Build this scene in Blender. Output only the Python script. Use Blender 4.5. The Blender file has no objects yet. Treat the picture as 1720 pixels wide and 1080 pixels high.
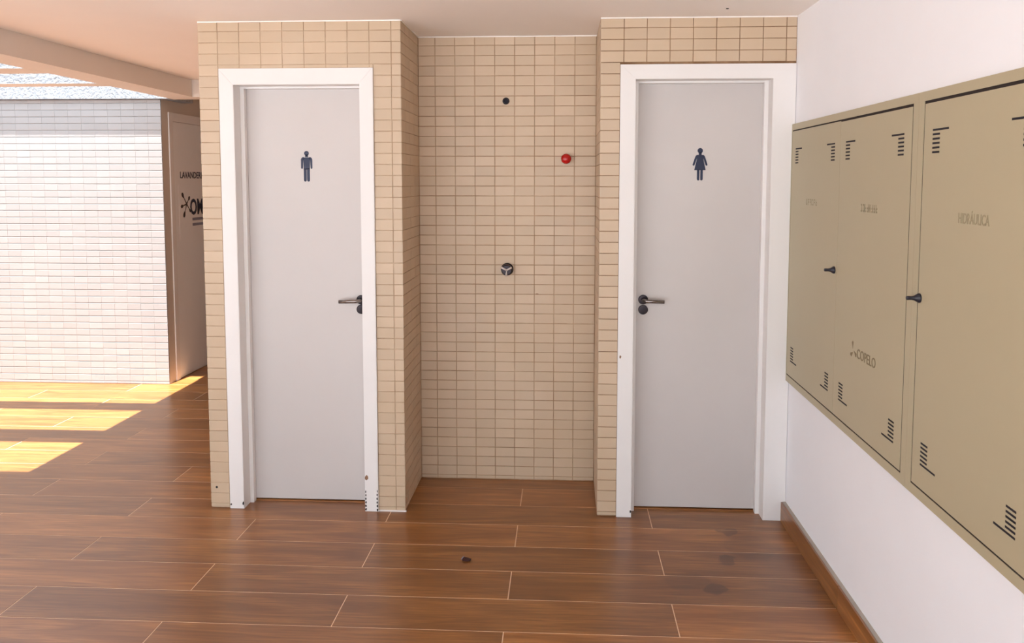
import bpy, bmesh, math, random
from mathutils import Vector, Matrix

random.seed(7)
sc = bpy.context.scene
COL = sc.collection

# ------------------------------------------------------------------ camera
C = Vector((-1.07069, -3.77489, 1.64928))
RT = Vector((0.99866, 0.05178, 0.00080)); DN = Vector((0.00465, -0.07427, -0.99723)); FW = Vector((-0.05158, 0.99589, -0.07441))
FPX, CX, CY = 1317.45, 878.55, 402.14
cam = bpy.data.cameras.new('camera'); cam_o = bpy.data.objects.new('camera', cam); COL.objects.link(cam_o)
cam.sensor_width = 36.0; cam.sensor_fit = 'HORIZONTAL'; cam.lens = FPX * 36.0 / 1720.0
cam.shift_x = (860 - CX) / 1720.0; cam.shift_y = (CY - 540) / 1720.0
cam.clip_start = 0.05; cam.clip_end = 200
M = Matrix.Identity(4)
for i in range(3):
    M[i][0] = RT[i]; M[i][1] = -DN[i]; M[i][2] = -FW[i]; M[i][3] = C[i]
cam_o.matrix_world = M
sc.camera = cam_o

# ------------------------------------------------------------------ light and exposure
SKY_STRENGTH = 2.2
SUN_STRENGTH = 17.0
EXPOSURE = 0.6
w = bpy.data.worlds.new('sky'); sc.world = w; w.use_nodes = True
bg = w.node_tree.nodes['Background']; bg.inputs[0].default_value = (0.73, 0.87, 1.0, 1); bg.inputs[1].default_value = SKY_STRENGTH
sun = bpy.data.lights.new('sun', 'SUN'); sun.energy = SUN_STRENGTH; sun.angle = math.radians(0.53); sun.color = (1.0, 0.98, 0.95)
sun_o = bpy.data.objects.new('sun', sun); COL.objects.link(sun_o)
sun_o.rotation_euler = Vector((0.05, 0.31, -2.287)).to_track_quat('-Z', 'Y').to_euler()
vs = sc.view_settings
vs.view_transform = 'Standard'; vs.look = 'None'; vs.exposure = EXPOSURE; vs.gamma = 1.0; vs.use_curve_mapping = False
sc.cycles.diffuse_bounces = 7; sc.cycles.max_bounces = 12

# ------------------------------------------------------------------ materials
def rgb(r, g, b):
    f = lambda c: ((c / 255.0) / 12.92 if c / 255.0 <= 0.04045 else ((c / 255.0 + 0.055) / 1.055) ** 2.4)
    return (f(r), f(g), f(b), 1)

class NT:
    def __init__(s, name):
        s.m = bpy.data.materials.new(name); s.m.use_nodes = True; s.t = s.m.node_tree
        s.b = s.t.nodes['Principled BSDF']
    def n(s, typ, **kw):
        x = s.t.nodes.new(typ)
        for k, v in kw.items():
            if k.startswith('i_'):
                x.inputs[int(k[2:]) if k[2:].isdigit() else k[2:]].default_value = v
            else: setattr(x, k, v)
        return x
    def l(s, a, b): s.t.links.new(a, b)
    def mix(s, fac, a, b, blend='MIX'):
        x = s.n('ShaderNodeMix', data_type='RGBA', blend_type=blend)
        for sock, v in ((x.inputs[0], fac), (x.inputs[6], a), (x.inputs[7], b)):
            if hasattr(v, 'is_linked'): s.l(v, sock)
            else: sock.default_value = v
        return x.outputs[2]
    def noise(s, vec, scale, detail=3, rough=0.5):
        x = s.n('ShaderNodeTexNoise'); x.inputs['Scale'].default_value = scale; x.inputs['Detail'].default_value = detail; x.inputs['Roughness'].default_value = rough
        if vec is not None: s.l(vec, x.inputs['Vector'])
        return x.outputs[0]
    def ramp(s, fac, p0, p1, c0=(0, 0, 0, 1), c1=(1, 1, 1, 1)):
        x = s.n('ShaderNodeValToRGB'); x.color_ramp.elements[0].position = p0; x.color_ramp.elements[1].position = p1
        x.color_ramp.elements[0].color = c0; x.color_ramp.elements[1].color = c1
        s.l(fac, x.inputs[0]); return x.outputs[0]
    def world(s): return s.n('ShaderNodeNewGeometry').outputs['Position']
    def rand(s):
        o = s.n('ShaderNodeObjectInfo').outputs['Random']; g = s.n('ShaderNodeNewGeometry').outputs['Random Per Island']
        a = s.n('ShaderNodeMath', operation='ADD'); s.l(o, a.inputs[0]); s.l(g, a.inputs[1])
        f = s.n('ShaderNodeMath', operation='FRACT'); s.l(a.outputs[0], f.inputs[0]); return f.outputs[0]
    def bump(s, h, strength, dist=0.002):
        x = s.n('ShaderNodeBump'); x.inputs['Strength'].default_value = strength; x.inputs['Distance'].default_value = dist
        s.l(h, x.inputs['Height']); s.l(x.outputs[0], s.b.inputs['Normal'])
    def base(s, v, rough=0.5, spec=0.5, metal=0.0):
        if hasattr(v, 'is_linked'): s.l(v, s.b.inputs['Base Color'])
        else: s.b.inputs['Base Color'].default_value = v
        s.b.inputs['Roughness'].default_value = rough; s.b.inputs['Specular IOR Level'].default_value = spec; s.b.inputs['Metallic'].default_value = metal
        return s.m

def scale(c, k): return (min(c[0] * k, 1), min(c[1] * k, 1), min(c[2] * k, 1), 1)

def paint(name, c, rough=0.6, var=0.06, bump=0.15, spec=0.3, nscale=2.2):
    t = NT(name); p = t.world()
    v = t.mix(t.ramp(t.noise(p, nscale, 5, 0.6), 0.35, 0.7), scale(c, 1 - var), scale(c, 1 + var * 0.5))
    t.bump(t.noise(p, 55, 4), bump, 0.001)
    return t.base(v, rough, spec)

def tile_mat(name, c, var=0.09, rough=0.42, cwarm=None):
    t = NT(name); p = t.world()
    v = t.mix(t.rand(), scale(c, 1 - var), scale(c, 1 + var * 0.6))
    v = t.mix(t.ramp(t.noise(p, 3.1, 4, 0.6), 0.3, 0.75), v, cwarm or scale(c, 0.9))
    t.bump(t.noise(p, 70, 4), 0.18, 0.001)
    return t.base(v, rough, 0.35)

def grout_mat(name, c0, c1):
    t = NT(name); p = t.world()
    v = t.mix(t.ramp(t.noise(p, 4.2, 5, 0.65), 0.38, 0.62), c0, c1)
    return t.base(v, 0.85, 0.2)

def wood_mat(name, axis='X', tint=1.0, stains=False):
    t = NT(name)
    tc = t.n('ShaderNodeTexCoord').outputs['Object']
    r = t.rand()
    off = t.n('ShaderNodeCombineXYZ'); k = t.n('ShaderNodeMath', operation='MULTIPLY', i_1=37.0); t.l(r, k.inputs[0])
    for i in range(3): t.l(k.outputs[0], off.inputs[i])
    add = t.n('ShaderNodeVectorMath', operation='ADD'); t.l(tc, add.inputs[0]); t.l(off.outputs[0], add.inputs[1])
    mp = t.n('ShaderNodeMapping'); t.l(add.outputs[0], mp.inputs[0])
    mp.inputs['Scale'].default_value = (0.7, 14.0, 14.0) if axis == 'X' else (14.0, 0.7, 14.0)
    fine = t.noise(mp.outputs[0], 6.0, 8, 0.62)
    mp2 = t.n('ShaderNodeMapping'); t.l(add.outputs[0], mp2.inputs[0])
    mp2.inputs['Scale'].default_value = (0.55, 4.0, 4.0) if axis == 'X' else (4.0, 0.55, 4.0)
    x = t.n('ShaderNodeTexNoise'); x.inputs['Scale'].default_value = 2.6; x.inputs['Detail'].default_value = 5; x.inputs['Distortion'].default_value = 1.3
    t.l(mp2.outputs[0], x.inputs['Vector'])
    dark, mid, lite = rgb(98, 56, 23), rgb(148, 93, 44), rgb(194, 134, 74)
    v = t.mix(t.ramp(x.outputs[0], 0.3, 0.68), dark, lite)
    v = t.mix(t.ramp(fine, 0.3, 0.66), scale(dark, 0.95), v)
    v2 = t.mix(0.35, v, mid)
    g = t.n('ShaderNodeMapRange'); g.inputs['To Min'].default_value = 0.72; g.inputs['To Max'].default_value = 1.18; t.l(r, g.inputs[0])
    gc = t.n('ShaderNodeCombineColor')
    for i in range(3): t.l(g.outputs[0], gc.inputs[i])
    v3 = t.mix(1.0, v2, gc.outputs[0], 'MULTIPLY')
    if stains:
        p = t.world()
        for (sx, sy, rad) in ((-0.442, -0.676, 0.055), (-0.291, -0.136, 0.05), (-0.36, -0.42, 0.05), (-0.22, -0.30, 0.13), (-0.56, -0.62, 0.09)):
            d = t.n('ShaderNodeVectorMath', operation='DISTANCE'); d.inputs[1].default_value = (sx, sy, 0)
            nz = t.n('ShaderNodeTexNoise'); nz.inputs['Scale'].default_value = 9
            t.l(p, nz.inputs['Vector'])
            ma = t.n('ShaderNodeMix', data_type='VECTOR'); ma.inputs[0].default_value = 0.12
            t.l(p, ma.inputs[4]); t.l(nz.outputs['Color'], ma.inputs[5])
            sub = t.n('ShaderNodeVectorMath', operation='ADD'); t.l(p, sub.inputs[0])
            sc2 = t.n('ShaderNodeVectorMath', operation='MULTIPLY_ADD'); t.l(nz.outputs['Color'], sc2.inputs[0])
            sc2.inputs[1].default_value = (0.16, 0.12, 0); sc2.inputs[2].default_value = (-0.08, -0.06, 0)
            t.l(sc2.outputs[0], sub.inputs[1]); t.l(sub.outputs[0], d.inputs[0])
            f = t.n('ShaderNodeMapRange'); f.inputs['From Min'].default_value = rad; f.inputs['From Max'].default_value = rad * 0.75
            f.inputs['To Max'].default_value = 0.22 if rad > 0.06 else 0.55
            t.l(d.outputs['Value'], f.inputs[0])
            v3 = t.mix(f.outputs[0], v3, rgb(58, 30, 20))
    t.base(v3, 0.3, 0.9)
    rr = t.n('ShaderNodeMapRange'); rr.inputs['To Min'].default_value = 0.25; rr.inputs['To Max'].default_value = 0.36; t.l(fine, rr.inputs[0]); t.l(rr.outputs[0], t.b.inputs['Roughness'])
    t.bump(fine, 0.05, 0.0004)
    return t.m

def plain(name, c, rough=0.5, metal=0.0, spec=0.5):
    t = NT(name); p = t.world()
    v = t.mix(t.noise(p, 40, 2), scale(c, 0.93), scale(c, 1.05))
    return t.base(v, rough, spec, metal)

def rough_plaster(name, c):
    t = NT(name); p = t.world()
    v = t.mix(t.ramp(t.noise(p, 30, 3), 0.4, 0.65), scale(c, 0.8), c)
    t.bump(t.noise(p, 48, 5, 0.6), 1.0, 0.03)
    return t.base(v, 0.9, 0.1)

MAT = dict(
    tile=tile_mat('beige_painted_tile', rgb(200, 178, 153), cwarm=rgb(194, 170, 142)),
    tile_white=tile_mat('white_painted_tile', rgb(172, 169, 168), 0.08, 0.5, cwarm=rgb(168, 165, 164)),
    tile_band=tile_mat('greyish_painted_tile', rgb(205, 197, 190), 0.05, 0.5),
    grout=grout_mat('painted_grout', rgb(146, 112, 82), rgb(186, 156, 126)),
    grout_white=grout_mat('pale_grout', rgb(150, 145, 142), rgb(178, 174, 172)),
    grout_lite=grout_mat('light_painted_grout', rgb(164, 134, 106), rgb(204, 180, 154)),
    grout_dark=grout_mat('dark_painted_grout', rgb(112, 80, 54), rgb(160, 128, 98)),
    ceiling=paint('ceiling_paint', rgb(246, 240, 234), 0.85, 0.03, 0.1, 0.15, 0.8),
    wall=paint('white_wall_paint', rgb(242, 243, 247), 0.75, 0.02, 0.2, 0.2, 1.5),
    tanwall=paint('tan_corridor_paint', rgb(206, 194, 180), 0.75, 0.03, 0.2, 0.2, 1.5),
    beam=paint('cream_beam_paint', rgb(222, 214, 205), 0.8, 0.03, 0.25, 0.15, 1.5),
    rough=rough_plaster('rough_white_plaster', rgb(176, 181, 188)),
    door=paint('grey_white_door', rgb(200, 193, 189), 0.45, 0.035, 0.05, 0.4, 1.3),
    door_shade=paint('laundry_door_paint', rgb(238, 238, 238), 0.5, 0.03, 0.05, 0.35, 1.3),
    casing=paint('white_casing_paint', rgb(230, 226, 223), 0.5, 0.02, 0.08, 0.35, 2.0),
    plank=wood_mat('wood_plank_porcelain', 'X', stains=True),
    skirt=wood_mat('wood_skirting_porcelain', 'Y'),
    plank_grout=plain('beige_floor_grout', rgb(232, 204, 176), 0.9),
    cement=paint('grey_cement', rgb(172, 166, 156), 0.9, 0.08, 0.4, 0.1, 9),
    khaki=paint('khaki_sheet_metal', rgb(180, 169, 140), 0.42, 0.025, 0.06, 0.4, 1.6),
    gap=plain('dark_gap', rgb(38, 28, 24), 0.9),  # shade between cabinet doors and frame, put into the colour
    slot=plain('dark_slot', rgb(22, 18, 30), 0.8),  # shade inside slots, keyhole and pipe mouth, put into the colour
    black=plain('black_plastic', rgb(24, 22, 34), 0.4),
    navy=plain('navy_vinyl', rgb(16, 26, 60), 0.5),
    steel=plain('brushed_steel', rgb(142, 134, 130), 0.22, 1.0),
    dark_steel=plain('dark_steel', rgb(44, 38, 40), 0.3, 0.9),  # steel darkened by colour; the rosettes' dark reflections are put in here
    bright_metal=plain('bright_worn_metal', rgb(226, 216, 210), 0.35, 0.3),  # paler metal for the valve spokes
    red=plain('red_plastic', rgb(178, 22, 18), 0.25),
    faint=plain('faded_print', rgb(152, 141, 114), 0.6),
    faint2=plain('worn_print', rgb(128, 114, 86), 0.6),
    logo_brown=plain('splash_print', rgb(58, 46, 44), 0.5),
    bluegrey=plain('blue_grey_print', rgb(128, 128, 146), 0.5),
    chip=plain('chipped_paint', rgb(40, 34, 34), 0.8),
    rust=plain('brown_spot', rgb(140, 104, 78), 0.8),
    leaf=plain('dry_leaf', rgb(62, 28, 24), 0.7),
    stone=plain('outdoor_paving', rgb(200, 200, 202), 0.9),  # pale so that the added paving bounces light
)

# ------------------------------------------------------------------ helpers
def obj(name, me, mat=None, parent=None, **props):
    o = bpy.data.objects.new(name, me); COL.objects.link(o)
    if mat is not None and me is not None and not me.materials: me.materials.append(MAT[mat])
    if parent is not None: o.parent = parent
    for k, v in props.items(): o[k] = v
    return o

def finish(bm, name, smooth=False):
    bmesh.ops.recalc_face_normals(bm, faces=bm.faces[:])
    me = bpy.data.meshes.new(name); bm.to_mesh(me); bm.free()
    if smooth:
        for p in me.polygons: p.use_smooth = True
    return me

def box(bm, x0, x1, y0, y1, z0, z1):
    v = [bm.verts.new((x, y, z)) for x in (x0, x1) for y in (y0, y1) for z in (z0, z1)]
    for f in ((0, 1, 3, 2), (4, 6, 7, 5), (0, 4, 5, 1), (2, 3, 7, 6), (0, 2, 6, 4), (1, 5, 7, 3)):
        bm.faces.new([v[i] for i in f])

def boxes(name, lst, mat, parent=None, bevel=0.0, **props):
    bm = bmesh.new()
    for b in lst: box(bm, *b)
    if bevel: bmesh.ops.bevel(bm, geom=bm.edges[:] , offset=bevel, segments=2, affect='EDGES', profile=0.6)
    return obj(name, finish(bm, name), mat, parent, **props)

def lathe(bm, prof, n=24, mat=None):
    """profile of (radius, height) turned about local Z"""
    rings = []
    for r, h in prof:
        if r < 1e-6: rings.append([bm.verts.new((0, 0, h))])
        else: rings.append([bm.verts.new((r * math.cos(2 * math.pi * k / n), r * math.sin(2 * math.pi * k / n), h)) for k in range(n)])
    for a, b in zip(rings, rings[1:]):
        for k in range(n):
            k2 = (k + 1) % n
            q = [a[k % len(a)], a[k2 % len(a)], b[k2 % len(b)], b[k % len(b)]]
            u = []
            for x in q:
                if x not in u: u.append(x)
            if len(u) > 2: bm.faces.new(u)
    for end in (rings[0], rings[-1]):
        if len(end) > 2:
            try: bm.faces.new(end)
            except ValueError: pass

def turn(bm, m): bmesh.ops.transform(bm, matrix=m, verts=bm.verts[:])
TO_FRONT = Matrix.Rotation(math.radians(90), 4, 'X')      # local +Z -> world -Y (sticks out of a wall that faces the camera)
TO_LEFT = Matrix.Rotation(math.radians(-90), 4, 'Y')      # local +Z -> world -X

def tube(bm, pts, rad, n=12):
    pts = [Vector(p) for p in pts]; rings = []
    for i, p in enumerate(pts):
        d = (pts[min(i + 1, len(pts) - 1)] - pts[max(i - 1, 0)]).normalized()
        q = d.to_track_quat('Z', 'Y').to_matrix()
        rr = rad[i] if isinstance(rad, (list, tuple)) else rad
        rings.append([bm.verts.new(p + q @ Vector((rr * math.cos(2 * math.pi * k / n), rr * math.sin(2 * math.pi * k / n), 0))) for k in range(n)])
    for a, b in zip(rings, rings[1:]):
        for k in range(n): bm.faces.new((a[k], a[(k + 1) % n], b[(k + 1) % n], b[k]))
    bm.faces.new(rings[0]); bm.faces.new(rings[-1])

def prism(bm, poly, t, frame):
    """poly of (u, v); frame(u, v, d) -> world point; thickness t outwards"""
    a = [bm.verts.new(frame(u, v, 0)) for u, v in poly]; b = [bm.verts.new(frame(u, v, t)) for u, v in poly]
    bm.faces.new(a); bm.faces.new(b)
    for i in range(len(poly)):
        j = (i + 1) % len(poly); bm.faces.new((a[i], a[j], b[j], b[i]))

_slab = {}
def slab_mesh(w_, h_, t_, c_, cx_=None):
    """one tile or plank: local X width, local Y height, outer face at local Z = 0, chamfered rim; centred"""
    cx_ = c_ if cx_ is None else cx_; key = (round(w_, 4), round(h_, 4), t_, c_, cx_)
    if key not in _slab:
        bm = bmesh.new(); lay = []
        for ins, z in ((0, -t_), (0, -c_), (1, 0)):
            x, y = w_ / 2 - ins * cx_, h_ / 2 - ins * c_
            lay.append([bm.verts.new(p) for p in ((-x, -y, z), (x, -y, z), (x, y, z), (-x, y, z))])
        for a, b in zip(lay, lay[1:]):
            for k in range(4): bm.faces.new((a[k], a[(k + 1) % 4], b[(k + 1) % 4], b[k]))
        bm.faces.new(lay[-1])
        _slab[key] = finish(bm, 'slab')
    return _slab[key]

def orient(kind):
    """local frame of a wall: columns are local X, Y, Z in the world"""
    cols = {'front': ((1, 0, 0), (0, 0, 1), (0, -1, 0)),      # faces -Y
            'right': ((0, 1, 0), (0, 0, 1), (1, 0, 0)),       # faces +X
            'left': ((0, -1, 0), (0, 0, 1), (-1, 0, 0)),      # faces -X
            'up': ((1, 0, 0), (0, 1, 0), (0, 0, 1))}[kind]
    m = Matrix.Identity(4)
    for j, c in enumerate(cols):
        for i in range(3): m[i][j] = c[i]
    return m

def lay(parent, kind, plane, cells, mat, name='tile', gap=0.003, gapx=None, t=0.004, c=0.0009, jit=0.0004, tilt=0.2, limit=300, score=None):
    """cells: (a0, a1, b0, b1) spans along the wall and up. Each becomes an object; past the limit one joined stuff mesh."""
    m = orient(kind)
    cells = [q for q in cells if q[1] - q[0] > 0.012 and q[3] - q[2] > 0.010]
    if score: cells = sorted(cells, key=score)
    rest = bmesh.new()
    for i, (a0, a1, b0, b1) in enumerate(cells):
        ca, cb = (a0 + a1) / 2, (b0 + b1) / 2
        d = random.uniform(-jit, jit)
        loc = {'front': (ca, plane - d, cb), 'right': (plane + d, ca, cb), 'left': (plane - d, ca, cb), 'up': (ca, cb, plane + d)}[kind]
        e = Matrix.Rotation(math.radians(random.uniform(-tilt, tilt)), 4, 'X') @ Matrix.Rotation(math.radians(random.uniform(-tilt, tilt) * (1 if gapx is None else 0.15)), 4, 'Y')
        mw = Matrix.Translation(loc) @ m @ e
        me = slab_mesh(a1 - a0 - (gap if gapx is None else gapx), b1 - b0 - gap, t, c, None if gapx is None else 0.0002)
        if i < limit:
            if not me.materials: me.materials.append(MAT[mat])
            o = bpy.data.objects.new(name, me); COL.objects.link(o); o.parent = parent; o.matrix_local = mw
            if me.materials[0] != MAT[mat]:
                o.material_slots[0].link = 'OBJECT'; o.material_slots[0].material = MAT[mat]
        else:
            n0 = len(rest.verts); rest.from_mesh(me); rest.verts.ensure_lookup_table()
            bmesh.ops.transform(rest, matrix=mw, verts=rest.verts[n0:])
    if len(rest.verts):
        me = finish(rest, name + 's'); me.materials.clear(); me.materials.append(MAT[mat])
        for p in me.polygons: p.material_index = 0
        obj(name + 's', me, None, parent, kind='stuff')
    else: rest.free()

def project(x, y, z):
    d = Vector((x, y, z)) - C; w_ = d.dot(FW)
    if w_ < 0.05: return None
    return CX + FPX * d.dot(RT) / w_, CY + FPX * d.dot(DN) / w_

def text_mesh(s, size, bold=0.0, extr=0.0006, sx=1.0):
    cu = bpy.data.curves.new('lettering', 'FONT'); cu.body = s; cu.size = size; cu.extrude = extr; cu.offset = bold; cu.align_x = 'LEFT'; cu.resolution_u = 3
    o = bpy.data.objects.new('lettering', cu); COL.objects.link(o)
    dg = bpy.context.evaluated_depsgraph_get(); me = bpy.data.meshes.new_from_object(o.evaluated_get(dg))
    bpy.data.objects.remove(o); bpy.data.curves.remove(cu)
    xs = [v.co.x for v in me.vertices]; ys = [v.co.y for v in me.vertices]
    return me, min(xs), max(xs), min(ys), max(ys)

def text_on(parent, name, s, kind, plane, a0, a1, z0, z1, mat, bold=0.0, label=None):
    """lettering stretched to the box from a0 (start of the text) to a1 and z0..z1"""
    me, x0, x1, y0, y1 = text_mesh(s, 0.1, bold)
    m = orient(kind)
    for v in me.vertices:
        u = (v.co.x - x0) / (x1 - x0); h = (v.co.y - y0) / (y1 - y0)
        a = a0 + (a1 - a0) * u; z = z0 + (z1 - z0) * h; d = v.co.z
        v.co = {'right': (plane + d, a, z), 'left': (plane - d, a, z), 'front': (a, plane - d, z)}[kind]
    me.materials.clear(); me.materials.append(MAT[mat])
    o = obj(name, me, None, parent)
    if label: o['label'] = label
    return o

def empty(name, loc=(0, 0, 0), **props):
    o = bpy.data.objects.new(name, None); COL.objects.link(o); o.empty_display_size = 0.1
    for k, v in props.items(): o[k] = v
    return o

# ------------------------------------------------------------------ dimensions (metres; x = 0 right wall, y = 0 tiled front, z = 0 floor)
H = 2.416
X1, X2, X3 = -2.846, -1.853, -0.900
ND = 0.447                                   # depth of the shower niche
YF = 2.33                                    # far white tiled wall
XC = -4.258                                  # corner of the far wall, laundry door wall
TZ, Z0 = 0.0533, 1.142                       # tile row pitch and one joint height
ROWS = [Z0 + TZ * k for k in range(-22, 26)]
def rows(zlo, zhi):
    js = [zlo] + [z for z in ROWS if zlo + 0.006 < z < zhi - 0.006] + [zhi]
    return list(zip(js, js[1:]))
def spans(js): return list(zip(js, js[1:]))
S = 'structure'

# ------------------------------------------------------------------ floor
PL, PW, PY0 = 1.2835, 0.2238, 0.0985         # plank length, width, a joint line
floor = boxes('floor', [(-9.0, 0.2, -4.495, 5.0, -0.12, -0.0009), (-4.315, 0.2, -5.8, -4.495, -0.12, -0.0009)], 'plank_grout', kind=S, label='floor of brown wood-look planks with pale joints', category='floor')
seen, unseen = [], []
for r in range(-20, 32):
    ya, yb = PY0 - PW * r, PY0 - PW * (r - 1)
    if ya < -5.8 or ya > 4.9: continue
    off = -1.284 if r % 2 == 0 else -1.284 + PL / 2
    for k in range(-7, 3):
        xa, xb = off + PL * k, off + PL * (k + 1)
        xa, xb = max(xa, -9.0), min(xb, 0.03)
        if yb < -4.45: xa = max(xa, -4.315)
        if xb - xa < 0.03: continue
        vis = False
        for u in range(9):
            for q in range(3):
                p = project(xa + (xb - xa) * u / 8, ya + (yb - ya) * q / 2, 0)
                if p and -5 < p[0] < 1725 and 600 < p[1] < 1085: vis = True
        xm, ym = (xa + xb) / 2, (ya + yb) / 2
        if ym > 0.45 and xa > X1: vis = False                     # under the wet rooms, never seen
        (seen if vis else unseen).append((xa, xb, ya, yb))
lay(floor, 'up', 0.0, seen + unseen, 'plank', 'plank', gap=0.0036, t=0.004, c=0.0004, jit=0.0001, tilt=0.0, limit=len(seen))

# added unseen paving outside, pale so that it bounces sunlight
boxes('ground', [(-40, 30, -40, 40, -0.5, -0.125), (-40, -4.32, -40, -4.5, -0.125, -0.001), (-4.32, 30, -40, -5.8, -0.125, -0.001)], 'stone', kind=S, label='pale paved ground outside the covered terrace', category='ground')

# ------------------------------------------------------------------ ceiling, beam, pergola
boxes('ceiling', [(-3.91, 0.25, -5.8, 5.0, H, H + 0.3), (-4.157, -3.91, 2.151, 2.69, H, H + 0.3), (-4.46, -3.91, 2.69, 5.0, H, H + 0.3)], 'ceiling', kind=S, label='cream painted flat ceiling', category='ceiling')
bm = bmesh.new()
lathe(bm, [(0.006, 0), (0.006, 0.003), (0, 0.004)], 10); turn(bm, Matrix.Translation((-0.347, -0.175, H)) @ Matrix.Rotation(math.pi, 4, 'X'))
obj('screw_plug', finish(bm, 'screw_plug'), 'chip', bpy.data.objects['ceiling'])
BZ = 2.287
boxes('trim_1', [(-4.145, -3.912, -5.8, 2.145, BZ, H + 0.3)], 'beam', kind=S, label='cream painted edge beam running along the left of the ceiling', category='beam')
boxes('trim_2', [(-3.912, X1 + 0.05, 2.15, YF, BZ, H), (-4.145, -3.912, 2.15, YF, BZ, H)], 'beam', kind=S, label='cream lintel over the corridor entrance', category='beam')
per = empty('pergola', label='cream concrete pergola of parallel flat beams with open gaps', category='pergola')
PT = 0.17
bands = [(1.298, 1.458), (0.603, 0.821)]
y = 0.603 - 0.52
while y > -1.2:
    bands.append((y - 0.20, y)); y -= 0.70
bands.append((-4.45, y - 0.001))                # added unseen closed slab nearer the viewer, cuts light from the left
for (ya, yb) in bands:
    bm = bmesh.new(); box(bm, -7.2, -4.147, ya, yb, BZ, BZ + PT)
    me = finish(bm, 'pergola_beam'); me.materials.append(MAT['beam']); me.materials.append(MAT['rough'])
    for p in me.polygons:
        if abs(p.normal.y) > 0.9 : p.material_index = 1
    obj('pergola_beam', me, None, per)
obj('pergola_edge', boxes('tmp', [(-7.5, -7.2, -4.45, YF - 0.06, BZ - 0.05, BZ + PT)], 'beam').data, 'beam', per)
bpy.data.objects.remove(bpy.data.objects['tmp'])
boxes('wall_left', [(-7.45, -7.2, -4.45, YF - 0.02, 0.0, BZ - 0.05)], 'beam', kind=S, label='cream boundary wall under the outer pergola edge', category='wall')  # unseen wall added to limit light from the left

# ------------------------------------------------------------------ far wall with white tiles
farw = boxes('wall_far_left', [(-9.0, XC - 0.2, YF + 0.003, YF + 0.35, -0.1, 2.29), (XC - 0.2, XC, YF + 0.003, YF + 0.011, -0.1, 2.29)], 'grout_white', kind=S, label='white painted small-tile wall in daylight beyond the pergola', category='wall')
boxes('upper_plaster', [(-9.0, -4.16, YF - 0.040, YF + 0.35, 2.292, 2.75)], 'rough', farw)
fj = [XC - 0.1085 * k for k in range(0, 44)][::-1]
fr = rows(0.0, 2.29)
cells = [(a, b, c, d) for (a, b) in spans(fj) for (c, d) in fr]
def far_score(q):
    p = project((q[0] + q[1]) / 2, YF, (q[2] + q[3]) / 2)
    return (0 if p and p[0] > 5 else 1, abs(q[2] - 1.1))
lay(farw, 'front', YF - 0.002, cells, 'tile_white', gap=0.0034, gapx=0.0007, t=0.006, c=0.0022, jit=0.0002, tilt=0.45, limit=300, score=far_score)
# corridor: laundry door wall, end wall, right side
boxes('wall_corridor_left', [(XC - 0.2, XC, YF + 0.012, 2.44, 0, H), (XC - 0.2, XC, 2.44, 3.40, 2.20, H), (XC - 0.2, XC, 3.40, 5.0, 0, H), (XC - 0.2, XC - 0.13, 2.44, 3.40, 0, 2.20)], 'tanwall', kind=S,  # last box: backing added behind the door to stop outside light
      label='tan painted corridor wall holding the laundry door', category='wall')
boxes('wall_corridor_end', [(XC - 0.2, X1 + 0.1, 4.9, 5.0, 0, H)], 'tanwall', kind=S, label='end wall of the shaded corridor', category='wall')

# ------------------------------------------------------------------ tiled front, left of the niche
G = 0.003                                    # grout lies this far behind the tile faces
CL0, CL1, CLT = -2.744, -1.988, 2.190        # outer edges of the left casing
OL0, OL1, OLT = -2.672, -2.055, 2.112        # opening of the left door
wl = boxes('wall_front_left', [(X1 + G, OL0 - 0.02, G, 0.17, 0, H), (OL1 + 0.02, X2 - G, G, 0.17, 0, H), (OL0 - 0.02, OL1 + 0.02, G, 0.17, OLT + 0.02, H),
                               (X1 + G, X1 + 0.15, 0.17, 5.0, 0, H), (X2 - 0.15, X2 - G, 0.17, ND + 0.2, 0, H)], 'grout_lite', kind=S,
           label='beige tiled wall around the left wet-room door', category='wall')
vj = [X1] + [-2.749 + 0.1062 * k for k in range(0, 9)] + [X2]
def front_cells(vj, c0, c1, ct):
    out = []
    for (a, b) in spans(vj):
        for (z0, z1) in rows(0.004, H):
            if b <= c0 + 0.012 or a >= c1 - 0.012 or z0 >= ct - 0.012:
                aa, bb, zz = a, b, max(z0, ct) if (a < c1 - 0.012 and b > c0 + 0.012) else z0
                out.append((aa, bb, zz, z1))
            elif z1 > ct + 0.012:
                if a < c0 - 0.012: out.append((a, c0, z0, z1)); out.append((c0, b, ct, z1))
                elif b > c1 + 0.012: out.append((a, c1, ct, z1)); out.append((c1, b, z0, z1))
                else: out.append((a, b, ct, z1))
            else:
                if a < c0 - 0.012: out.append((a, c0, z0, z1))
                if b > c1 + 0.012: out.append((c1, b, z0, z1))
    return out
lay(wl, 'front', 0.0, front_cells(vj, CL0, CL1, CLT), 'tile')
ny = [0.0, 0.10, 0.207, 0.314, 0.421, ND]
lay(wl, 'right', X2, [(a, b, c, d) for (a, b) in spans(ny) for (c, d) in rows(0.004, H)], 'tile', 'niche_tile', limit=185, score=lambda q: q[0])
lay(wl, 'left', X1, [(a, b, c, d) for (a, b) in spans([0.0] + [0.1 + 0.1065 * k for k in range(20)]) for (c, d) in rows(0.004, H)], 'tile', 'side_tile', limit=0)
boxes('grout_fillet', [(CL1, X2 + 0.004, -0.006, 0.0, 0.0005, 0.007)], 'casing', wl)
bm = bmesh.new(); lathe(bm, [(0.006, 0), (0.005, 0.001), (0, 0.0012)], 10); turn(bm, Matrix.Translation((-2.815, -0.0006, 0.105)) @ TO_FRONT)
obj('drill_hole', finish(bm, 'drill_hole'), 'chip', wl)

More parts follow.
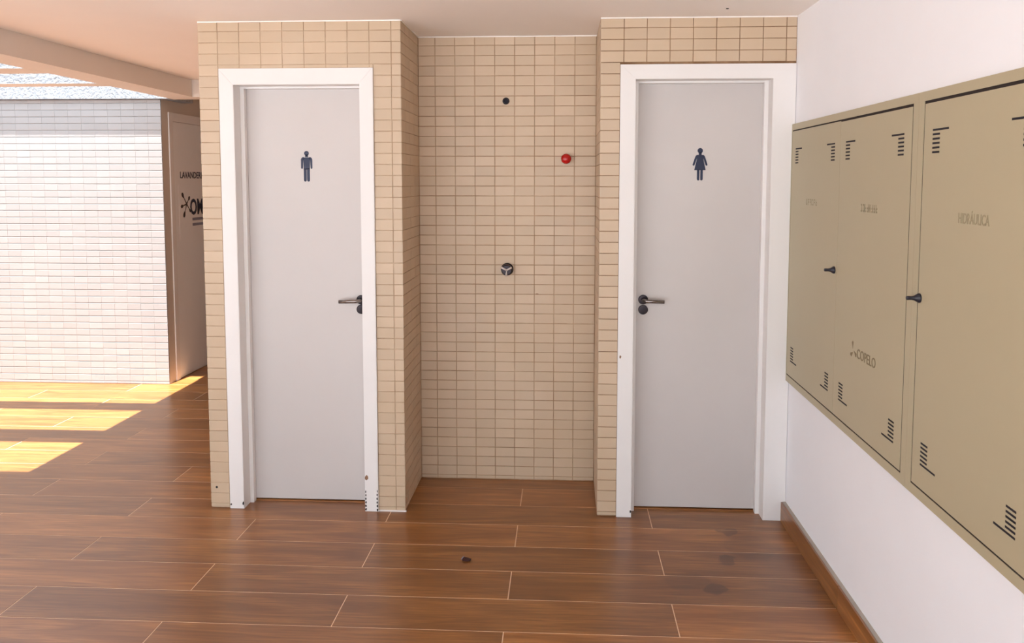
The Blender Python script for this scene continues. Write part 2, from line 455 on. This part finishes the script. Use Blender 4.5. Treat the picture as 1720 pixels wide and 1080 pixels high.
# ------------------------------------------------------------------ niche back and right
wn = boxes('wall_niche', [(X2 - 0.1, X3 + 0.1, ND + G, ND + 0.2, 0, H)], 'grout', kind=S, label='beige tiled back wall of the shower niche', category='wall')
nj = sorted([-0.908 - 0.1067 * k for k in range(0, 9)] + [X2 + 0.001])
nj[-1] = X3 - 0.001
cells = [(a, b, c, d) for (a, b) in spans(nj) for (c, d) in rows(0.004, H)]
lay(wn, 'front', ND, cells, 'tile', limit=300, score=lambda q: (0 if (q[1] - q[0]) > 0.1 else 1, abs((q[2] + q[3]) / 2 - 1.15)))
bm = bmesh.new(); lathe(bm, [(0.006, 0), (0.004, 0.001), (0, 0.0012)], 10); turn(bm, Matrix.Translation((-1.213, ND - 0.0008, 1.037)) @ TO_FRONT @ Matrix.Diagonal((1.5, 0.5, 1, 1)))
obj('chip_mark', finish(bm, 'chip_mark'), 'rust', wn)

CR0, CR1, CRT = -0.806, 0.0105, 2.197
OR0, OR1, ORT = -0.733, -0.096, 2.128
wr = boxes('wall_front_right', [(X3 + G, OR0 - 0.02, G, 0.17, 0, H), (OR1 + 0.02, 0.02, G, 0.17, 0, H), (OR0 - 0.02, OR1 + 0.02, G, 0.17, ORT + 0.02, H),
                                (X3 + G, X3 + 0.12, 0.17, ND + 0.2, 0, H)], 'grout_dark', kind=S, label='beige tiled wall around the right wet-room door', category='wall')
vj = [X3] + [-0.790 + 0.1077 * k for k in range(0, 8)] + [0.011]
lay(wr, 'front', 0.0, front_cells(vj, CR0, 0.02, CRT), 'tile')
lay(wr, 'left', X3, [(a, b, c, d) for (a, b) in spans(ny) for (c, d) in rows(0.004, H)], 'tile', 'niche_tile', limit=0)

boxes('wall_inner', [(X1 + 0.15, 0.25, 0.652, 0.72, 0, H)], 'tanwall', kind=S, label='rear wall of the closed wet rooms', category='wall')  # unseen wall added so that no daylight leaks through the door gaps

for q in ((X1 + 0.002, X2, -0.006, -0.0005), (X3, 0.011, -0.006, -0.0005), (X2, X3, ND - 0.006, ND - 0.0005)):
    boxes('caulk_line', [(q[0], q[1], q[2], q[3], H - 0.006, H - 0.0003)], 'ceiling', bpy.data.objects['ceiling'], 0.0015)
boxes('caulk_line', [(X2 + 0.0005, X2 + 0.006, 0, ND - 0.006, H - 0.006, H - 0.0003)], 'ceiling', bpy.data.objects['ceiling'], 0.0015)

# ------------------------------------------------------------------ right wall, skirting
boxes('wall_right', [(0.012, 0.25, -5.8, 0.65, -0.1, H)], 'wall', kind=S, label='plain white painted wall on the right', category='wall')
sk = empty('baseboard_right', kind=S, label='brown wood-look skirting along the right wall', category='baseboard')
yj = [-0.0125, -0.806, -2.09, -3.37, -4.65, -5.79]
for a, b in zip(yj, yj[1:]):
    boxes('skirting_piece', [(-0.012, -0.0040, b + 0.002, a - 0.002, 0.001, 0.0965)], 'skirt', sk, 0.0008)
boxes('mortar_bed', [(-0.0038, 0.0118, -5.79, -0.0125, 0.001, 0.0975)], 'cement', sk)
# ------------------------------------------------------------------ doors
def pictogram(parent, cx, z0, h, female, plane):
    bm = bmesh.new(); fr_ = lambda u, v, d: (cx + u * h, plane - d, z0 + v * h)
    T = 0.0012
    circ = lambda ox, oy, r, n=20: [(ox + r * math.cos(2 * math.pi * k / n), oy + r * math.sin(2 * math.pi * k / n)) for k in range(n)]
    if not female:
        prism(bm, circ(0, 0.925, 0.078), T, fr_)
        prism(bm, [(-0.045, 0.80), (0.045, 0.80), (0.045, 0.88), (-0.045, 0.88)], T, fr_)
        prism(bm, [(-0.10, 0.40), (0.10, 0.40), (0.115, 0.79), (-0.115, 0.79)], T, fr_)
        for s in (-1, 1):
            arm = [(0.09, 0.80), (0.135, 0.795), (0.168, 0.77), (0.188, 0.73), (0.188, 0.45), (0.178, 0.425), (0.155, 0.415), (0.133, 0.43), (0.128, 0.46), (0.118, 0.70), (0.09, 0.74)]
            prism(bm, [(s * u, v) for u, v in arm], T, fr_)
            leg = [(0.006, 0.42), (0.10, 0.42), (0.10, 0.06), (0.092, 0.02), (0.07, 0.0), (0.035, 0.0), (0.015, 0.02), (0.008, 0.06)]
            prism(bm, [(s * u, v) for u, v in leg], T, fr_)
    else:
        prism(bm, circ(0, 0.92, 0.083), T, fr_)
        prism(bm, [(-0.045, 0.78), (0.045, 0.78), (0.045, 0.87), (-0.045, 0.87)], T, fr_)
        prism(bm, [(-0.175, 0.32), (0.175, 0.32), (0.10, 0.66), (0.09, 0.79), (-0.09, 0.79), (-0.10, 0.66)], T, fr_)
        for s in (-1, 1):
            arm = [(0.07, 0.795), (0.11, 0.785), (0.14, 0.75), (0.165, 0.69), (0.23, 0.49), (0.222, 0.462), (0.19, 0.458), (0.172, 0.47), (0.10, 0.68)]
            prism(bm, [(s * u, v) for u, v in arm], T, fr_)
            leg = [(0.012, 0.34), (0.09, 0.34), (0.09, 0.05), (0.08, 0.01), (0.06, 0.0), (0.03, 0.0), (0.014, 0.02)]
            prism(bm, [(s * u, v) for u, v in leg], T, fr_)
    o = obj('pictogram', finish(bm, 'pictogram'), 'navy', parent)
    o['label'] = 'navy woman pictogram' if female else 'navy man pictogram'

def lever(parent, x, z, zk, s, length, mat_rose):
    """lever handle on a leaf whose face is at y = LY; the grip points along s"""
    root = empty('lever_handle'); root.parent = parent; root['label'] = 'steel lever handle with round rosettes'
    for nm, zz in (('rosette', z), ('keyhole_rosette', zk)):
        bm = bmesh.new(); lathe(bm, [(0.024, 0), (0.024, 0.005), (0.022, 0.008), (0.012, 0.0085)], 24); turn(bm, Matrix.Translation((x, LY, zz)) @ TO_FRONT)
        obj(nm, finish(bm, nm), mat_rose, root)
    bm = bmesh.new()
    tube(bm, [(x, LY - 0.004, z), (x, LY - 0.036, z), (x + s * 0.004, LY - 0.046, z), (x + s * 0.014, LY - 0.052, z - 0.001), (x + s * length, LY - 0.052, z - 0.004)], [0.0105, 0.0095, 0.0095, 0.0095, 0.009], 14)
    me = finish(bm, 'grip', True); obj('grip', me, 'steel', root)
    bm = bmesh.new(); box(bm, x - 0.0018, x + 0.0018, LY - 0.0098, LY - 0.008, zk - 0.008, zk + 0.008); obj('keyhole', finish(bm, 'keyhole'), 'slot', root)

LY = 0.10
def wet_door(name, label, c0, c1, ct, o0, o1, ot, female):
    d = empty(name, kind=S, label=label, category='door')
    P = 0.012
    # casing boards, mitred
    def board(nm, poly):
        bm = bmesh.new(); prism(bm, poly, P, lambda u, v, t: (u, -t + 0.0008, v)); 
        bmesh.ops.recalc_face_normals(bm, faces=bm.faces[:])
        ed = [e for e in bm.edges if all(abs(v.co.y + P - 0.0008) < 1e-5 for v in e.verts)]
        bmesh.ops.bevel(bm, geom=ed, offset=0.002, segments=2, affect='EDGES')
        obj(nm, finish(bm, nm), 'casing', d)
    board('casing', [(c0, 0.0005), (o0, 0.0005), (o0, ot), (c0, ct)])
    board('casing', [(o1, 0.0005), (c1, 0.0005), (c1, ct), (o1, ot)])
    board('casing', [(c0, ct), (o0, ot), (o1, ot), (c1, ct)])
    # jambs and stops
    boxes('jamb', [(o0 - 0.018, o0, 0.0, 0.165, 0.0005, ot)], 'casing', d); boxes('jamb', [(o1, o1 + 0.018, 0.0, 0.165, 0.0005, ot)], 'casing', d)
    boxes('jamb', [(o0 - 0.018, o1 + 0.018, 0.0, 0.165, ot, ot + 0.018)], 'casing', d)
    st = 0.020
    boxes('door_stop', [(o0, o0 + st, 0.066, LY - 0.002, 0.0005, ot)], 'casing', d, 0.0015); boxes('door_stop', [(o1 - st, o1, 0.066, LY - 0.002, 0.0005, ot)], 'casing', d, 0.0015)
    boxes('door_stop', [(o0 + st, o1 - st, 0.066, LY - 0.002, ot - 0.010, ot)], 'casing', d, 0.0015)
    boxes('leaf', [(o0 + 0.004, o1 - 0.004, LY, LY + 0.036, 0.012, ot - 0.004)], 'door', d, 0.0015)
    boxes('threshold', [(o0, o1, LY - 0.005, 0.17, 0.0005, 0.006)], 'plank', d)
    return d
d1 = wet_door('door_1', 'left wet-room door with a man pictogram in white casing', CL0, CL1, CLT, OL0, OL1, OLT, False)
pictogram(d1, -2.354, 1.645, 0.152, False, LY)
lever(d1, -2.088, 1.051, 1.003, -1, 0.100, 'dark_steel')
d2 = wet_door('door_2', 'right wet-room door with a woman pictogram in white casing', CR0, CR1, CRT, OR0, OR1, ORT, True)
pictogram(d2, -0.409, 1.652, 0.157, True, LY)
lever(d2, -0.676, 1.064, 1.014, 1, 0.098, 'dark_steel')
# worn paint at the foot of the left door's casing
def spot(parent, name, x, z, rx, rz, mat, yy=-0.0113):
    bm = bmesh.new(); n = 12
    poly = [(x + rx * math.cos(2 * math.pi * k / n) * random.uniform(0.75, 1.1), z + rz * math.sin(2 * math.pi * k / n) * random.uniform(0.75, 1.1)) for k in range(n)]
    prism(bm, poly, 0.0004, lambda u, v, t: (u, yy - t, v)); obj(name, finish(bm, name), mat, parent)
spot(d1, 'brown_stain', -2.046, 0.173, 0.010, 0.013, 'rust')
for k in range(6):
    spot(d1, 'paint_chip', OL1 + 0.004 + random.uniform(0, 0.002), 0.012 + 0.018 * k, 0.004 * (1.2 - k * 0.1), 0.007, 'chip')
    spot(d1, 'paint_chip', CL1 - 0.006 + random.uniform(0, 0.002), 0.010 + 0.019 * k, 0.004 * (1.2 - k * 0.12), 0.007, 'chip')
spot(d1, 'paint_chip', CL0 + 0.006, 0.022, 0.004, 0.006, 'chip'); spot(d1, 'paint_chip', OL0 - 0.004, 0.028, 0.004, 0.010, 'chip')
spot(d2, 'paint_chip', OR0 - 0.004, 0.03, 0.004, 0.008, 'chip'); spot(d2, 'brown_stain', CR0 + 0.012, 0.8, 0.005, 0.008, 'rust')

# laundry door in the corridor wall
d3 = empty('door_3', kind=S, label='shaded laundry door with navy lettering beside the white tiled wall', category='door')
LX = XC
boxes('casing', [(LX - 0.02, LX + 0.010, 2.440, 2.500, 0.0005, 2.200)], 'casing', d3, 0.002)
boxes('casing', [(LX - 0.02, LX + 0.010, 3.340, 3.400, 0.0005, 2.200)], 'casing', d3, 0.002)
boxes('casing', [(LX - 0.02, LX + 0.010, 2.501, 3.339, 2.130, 2.200)], 'casing', d3, 0.002)
boxes('jamb', [(LX - 0.12, LX - 0.035, 2.44, 2.515, 0.0005, 2.2), (LX - 0.12, LX - 0.035, 3.325, 3.40, 0.0005, 2.2), (LX - 0.12, LX - 0.035, 2.515, 3.325, 2.12, 2.2)], 'casing', d3)
LF = LX + 0.002
boxes('leaf', [(LF - 0.035, LF, 2.5025, 3.3375, 0.004, 2.128)], 'door_shade', d3, 0.0015)
boxes('sign_panel', [(LF, LF + 0.0015, 2.575, 3.22, 1.165, 1.615)], 'door_shade', d3, 0.0005)
text_on(d3, 'lettering', 'LAVANDERIA', 'right', LF + 0.0006, 2.61, 3.05, 1.668, 1.724, 'navy', 0.0016, 'navy capital lettering')
text_on(d3, 'logo_lettering', 'OMO', 'right', LF + 0.0022, 2.765, 3.13, 1.355, 1.495, 'navy', 0.003, 'bold navy logo lettering')
bm = bmesh.new()
fr_ = lambda u, v, t: (LF + 0.0016 + t, 2.705 + u, 1.452 + v)
for (ang, ln, r) in ((131, 0.118, 0.017), (47, 0.080, 0.015), (192, 0.100, 0.015), (242, 0.118, 0.018), (314, 0.094, 0.012)):
    a = math.radians(ang); dx, dz = math.cos(a), math.sin(a); px, pz = -dz, dx
    w0, w1 = 0.008, 0.004
    poly = [(px * w0, pz * w0), (dx * ln * 0.55 + px * w1, dz * ln * 0.55 + pz * w1)]
    for k in range(9):
        b = math.radians(100 - 25 * k); q = ln - r
        poly.append((dx * (q + r * 1.4 * math.cos(b)) + px * r * math.sin(b), dz * (q + r * 1.4 * math.cos(b)) + pz * r * math.sin(b)))
    poly += [(dx * ln * 0.55 - px * w1, dz * ln * 0.55 - pz * w1), (-px * w0, -pz * w0)]
    prism(bm, poly, 0.0006, fr_)
o = obj('splash_logo', finish(bm, 'splash_logo'), 'logo_brown', d3); o['label'] = 'dark splash logo'
for (z0_, z1_) in ((1.308, 1.331), (1.262, 1.285)):
    boxes('print_line', [(LF + 0.0016, LF + 0.002, 2.80, 3.10, z0_, z1_)], 'bluegrey', d3)

# ------------------------------------------------------------------ wall cabinets
def cabinet(label, ya, yb, doors, knobs, marks):
    """wall cabinet on the right wall from ya (far) to yb (near)"""
    c = empty('wall_cabinet', label=label, category='cabinet', group='khaki wall cabinets')
    zb, zt = 0.697, 1.914
    XF = -0.004                                                    # face of the frame
    fz0, fz1 = 0.728, 1.886
    y0, y1 = doors[0][0], doors[-1][1]
    fr = [(XF, 0.0115, yb, ya, zb, fz0), (XF, 0.0115, yb, ya, fz1, zt), (XF, 0.0115, y0, ya, fz0, fz1), (XF, 0.0115, yb, y1, fz0, fz1)]
    boxes('frame', fr, 'khaki', c)
    boxes('body', [(XF + 0.0016, 0.0117, y1, y0, fz0, fz1)], 'gap', c)  # dark sheet behind the doors that gives the gaps their shade
    for i, (a, b) in enumerate(doors):
        ga = 0.006 if i == 0 else 0.0004; gb = 0.006 if i == len(doors) - 1 else 0.0004
        dr = boxes('cabinet_door', [(XF, XF + 0.0015, b + gb, a - ga, fz0 + 0.0055, fz1 - (0.009 if (i == 1 or len(marks) == 1) else 0.006))], 'khaki', c, 0.0003)
        for far in (True, False):
            e = a - 0.060 if far else b + 0.060
            s = -1 if far else 1
            for top in (True, False):
                zs = [1.797 - 0.0128 * k for k in range(6)] if top else [0.807 + 0.0128 * k for k in range(6)]
                for k, z in enumerate(zs):
                    ln = 0.094 if k == 0 else 0.043
                    q = sorted((e, e + s * ln))
                    boxes('vent_slot', [(XF - 0.0005, XF + 0.001, q[0], q[1], z - 0.0029, z + 0.0029)], 'slot', dr)  # raised strips; their dark colour stands in for shade in the slots
        for (ky, kz) in knobs:
            if b < ky < a:
                bm = bmesh.new(); lathe(bm, [(0.0145, 0), (0.0145, 0.004), (0.012, 0.008), (0.0075, 0.016), (0.0058, 0.024), (0.0062, 0.036), (0.005, 0.039), (0, 0.0395)], 20)
                turn(bm, Matrix.Translation((XF, ky, kz)) @ TO_LEFT)
                obj('knob', finish(bm, 'knob', False), 'black', dr)['label'] = 'small black flared knob'
        if i < len(marks):
            for m_ in marks[i]: m_(dr, XF)
    return c
def faded(y0, y1, z0, z1, n):
    def f(dr, XF):
        bm = bmesh.new(); rnd = random.Random(n); step = (y1 - y0) / n
        for k in range(n):
            a = y0 + step * (k + 0.12); b = y0 + step * (k + 0.72)
            for piece in rnd.sample(range(5), 3):
                q = [(a, a + step * 0.16, z0, z1), (b - step * 0.16, b, z0, z1), (a, b, z1 - 0.006, z1), (a, b, (z0 + z1) / 2 - 0.003, (z0 + z1) / 2 + 0.003), (a, b, z0, z0 + 0.006)][piece]
                ys = sorted(q[:2]); box(bm, XF - 0.0004, XF + 0.001, ys[0], ys[1], q[2], q[3])
        obj('faded_print', finish(bm, 'faded_print'), 'faint', dr)
    return f
def word(s, y0, y1, z0, z1, mat):
    return lambda dr, XF: text_on(dr, 'faded_lettering', s, 'left', XF - 0.0004, y0, y1, z0, z1, mat, 0.0005)
def emblem(dr, XF):
    bm = bmesh.new(); f = lambda u, v, t: (XF - t, -0.868 - u, 1.028 + v)
    for ang in (100, 215, 330):
        a = math.radians(ang); dx, dz = math.cos(a), math.sin(a); px, pz = -dz, dx
        prism(bm, [(dx * 0.006 + px * 0.004, dz * 0.006 + pz * 0.004), (dx * 0.03 + px * 0.011, dz * 0.03 + pz * 0.011), (dx * 0.036, dz * 0.036), (dx * 0.03 - px * 0.005, dz * 0.03 - pz * 0.005)], 0.0006, f)
    obj('faded_emblem', finish(bm, 'faded_emblem'), 'faint2', dr)
cabinet('khaki metal wall cabinet in the corner beside the right wet-room door', -0.0125, -1.3335, [(-0.020, -0.666), (-0.667, -1.297)], [(-0.640, 1.300)],
        [[faded(-0.255, -0.41, 1.545, 1.572, 6)], [faded(-0.893, -1.05, 1.54, 1.568, 8), emblem, word('COPELO', -0.905, -1.075, 1.008, 1.044, 'faint2')]])
cabinet('khaki metal wall cabinet cut by the right picture edge, farther from the doors', -1.3345, -2.64, [(-1.369, -1.985), (-1.986, -2.60)], [(-1.385, 1.300)],
        [[word('HIDRÁULICA', -1.597, -1.752, 1.536, 1.572, 'faint')]])

# ------------------------------------------------------------------ shower fittings in the niche
def lathe_part(name, prof, loc, mat, parent, n=28, smooth=False):
    bm = bmesh.new(); lathe(bm, prof, n); turn(bm, Matrix.Translation(loc) @ TO_FRONT)
    return obj(name, finish(bm, name, smooth), mat, parent)
sp = empty('shower_outlet', label='small round dark pipe outlet high on the niche wall', category='pipe outlet')
sx, sz = -1.381, 2.074
lathe_part('socket_ring', [(0.0185, 0.0005), (0.0185, 0.005), (0.0165, 0.0075), (0.0135, 0.0075), (0.0125, 0.003)], (sx, ND, sz), 'dark_steel', sp)
lathe_part('socket_hole', [(0.0125, 0.0006), (0.0125, 0.0032), (0, 0.0034)], (sx, ND, sz), 'slot', sp)
sv = empty('shower_valve', label='round steel shower valve with a three-spoked handle on the niche wall', category='valve')
sx, sz = -1.375, 1.172
lathe_part('flange', [(0.034, 0.0005), (0.034, 0.004), (0.031, 0.007), (0.024, 0.009)], (sx, ND, sz), 'dark_steel', sv)
lathe_part('stem', [(0.020, 0.008), (0.020, 0.020), (0.026, 0.026), (0.030, 0.040), (0.029, 0.052), (0.025, 0.056), (0, 0.057)], (sx, ND, sz), 'dark_steel', sv)
hd = empty('handle'); hd.parent = sv
for ang in (28, 152, 268):
    a = math.radians(ang); bm = bmesh.new()
    tube(bm, [(sx, ND - 0.058, sz), (sx + 0.018 * math.cos(a), ND - 0.060, sz + 0.018 * math.sin(a)), (sx + 0.031 * math.cos(a), ND - 0.055, sz + 0.031 * math.sin(a))], [0.005, 0.0045, 0.0055], 10)
    obj('spoke', finish(bm, 'spoke', True), 'bright_metal', hd)
rb = empty('red_knob', label='round red knob on the right of the niche wall', category='knob')
sx, sz = -1.059, 1.766
lathe_part('base', [(0.018, 0.0005), (0.018, 0.006), (0.012, 0.010), (0.011, 0.028)], (sx, ND, sz), 'dark_steel', rb)
lathe_part('cap', [(0.011, 0.024), (0.021, 0.025), (0.0262, 0.030), (0.0272, 0.037), (0.0255, 0.045), (0.020, 0.052), (0.012, 0.056), (0.005, 0.0575), (0, 0.058)], (sx, ND, sz), 'red', rb, 32, True)

# ------------------------------------------------------------------ dry leaf on the floor
bm = bmesh.new()
pts = [(-0.020, 0.000), (-0.010, 0.010), (0.004, 0.012), (0.020, 0.004), (0.024, -0.003), (0.010, -0.010), (-0.006, -0.009)]
top = [bm.verts.new((x_, y_, 0.004 + 0.010 * abs(math.sin(i * 1.9)))) for i, (x_, y_) in enumerate(pts)]
bot = [bm.verts.new((x_ * 0.8, y_ * 0.8, 0.0008)) for (x_, y_) in pts]
ct = bm.verts.new((0.0, 0.0, 0.007)); cb = bm.verts.new((0.0, 0.0, 0.0006))
for i in range(7):
    j = (i + 1) % 7
    bm.faces.new((top[i], top[j], ct)); bm.faces.new((bot[j], bot[i], cb)); bm.faces.new((top[j], top[i], bot[i], bot[j]))
lf = obj('dry_leaf', finish(bm, 'dry_leaf'), 'leaf', None, label='tiny dark curled dry leaf on the plank floor before the niche', category='leaf')
lf.location = (-1.488, -0.492, 0)
bm = bmesh.new(); tube(bm, [(-0.020, 0.0, 0.006), (-0.016, 0.004, 0.012), (-0.010, 0.006, 0.017)], [0.0022, 0.002, 0.0014], 8)
obj('stalk', finish(bm, 'stalk'), 'bluegrey', lf)
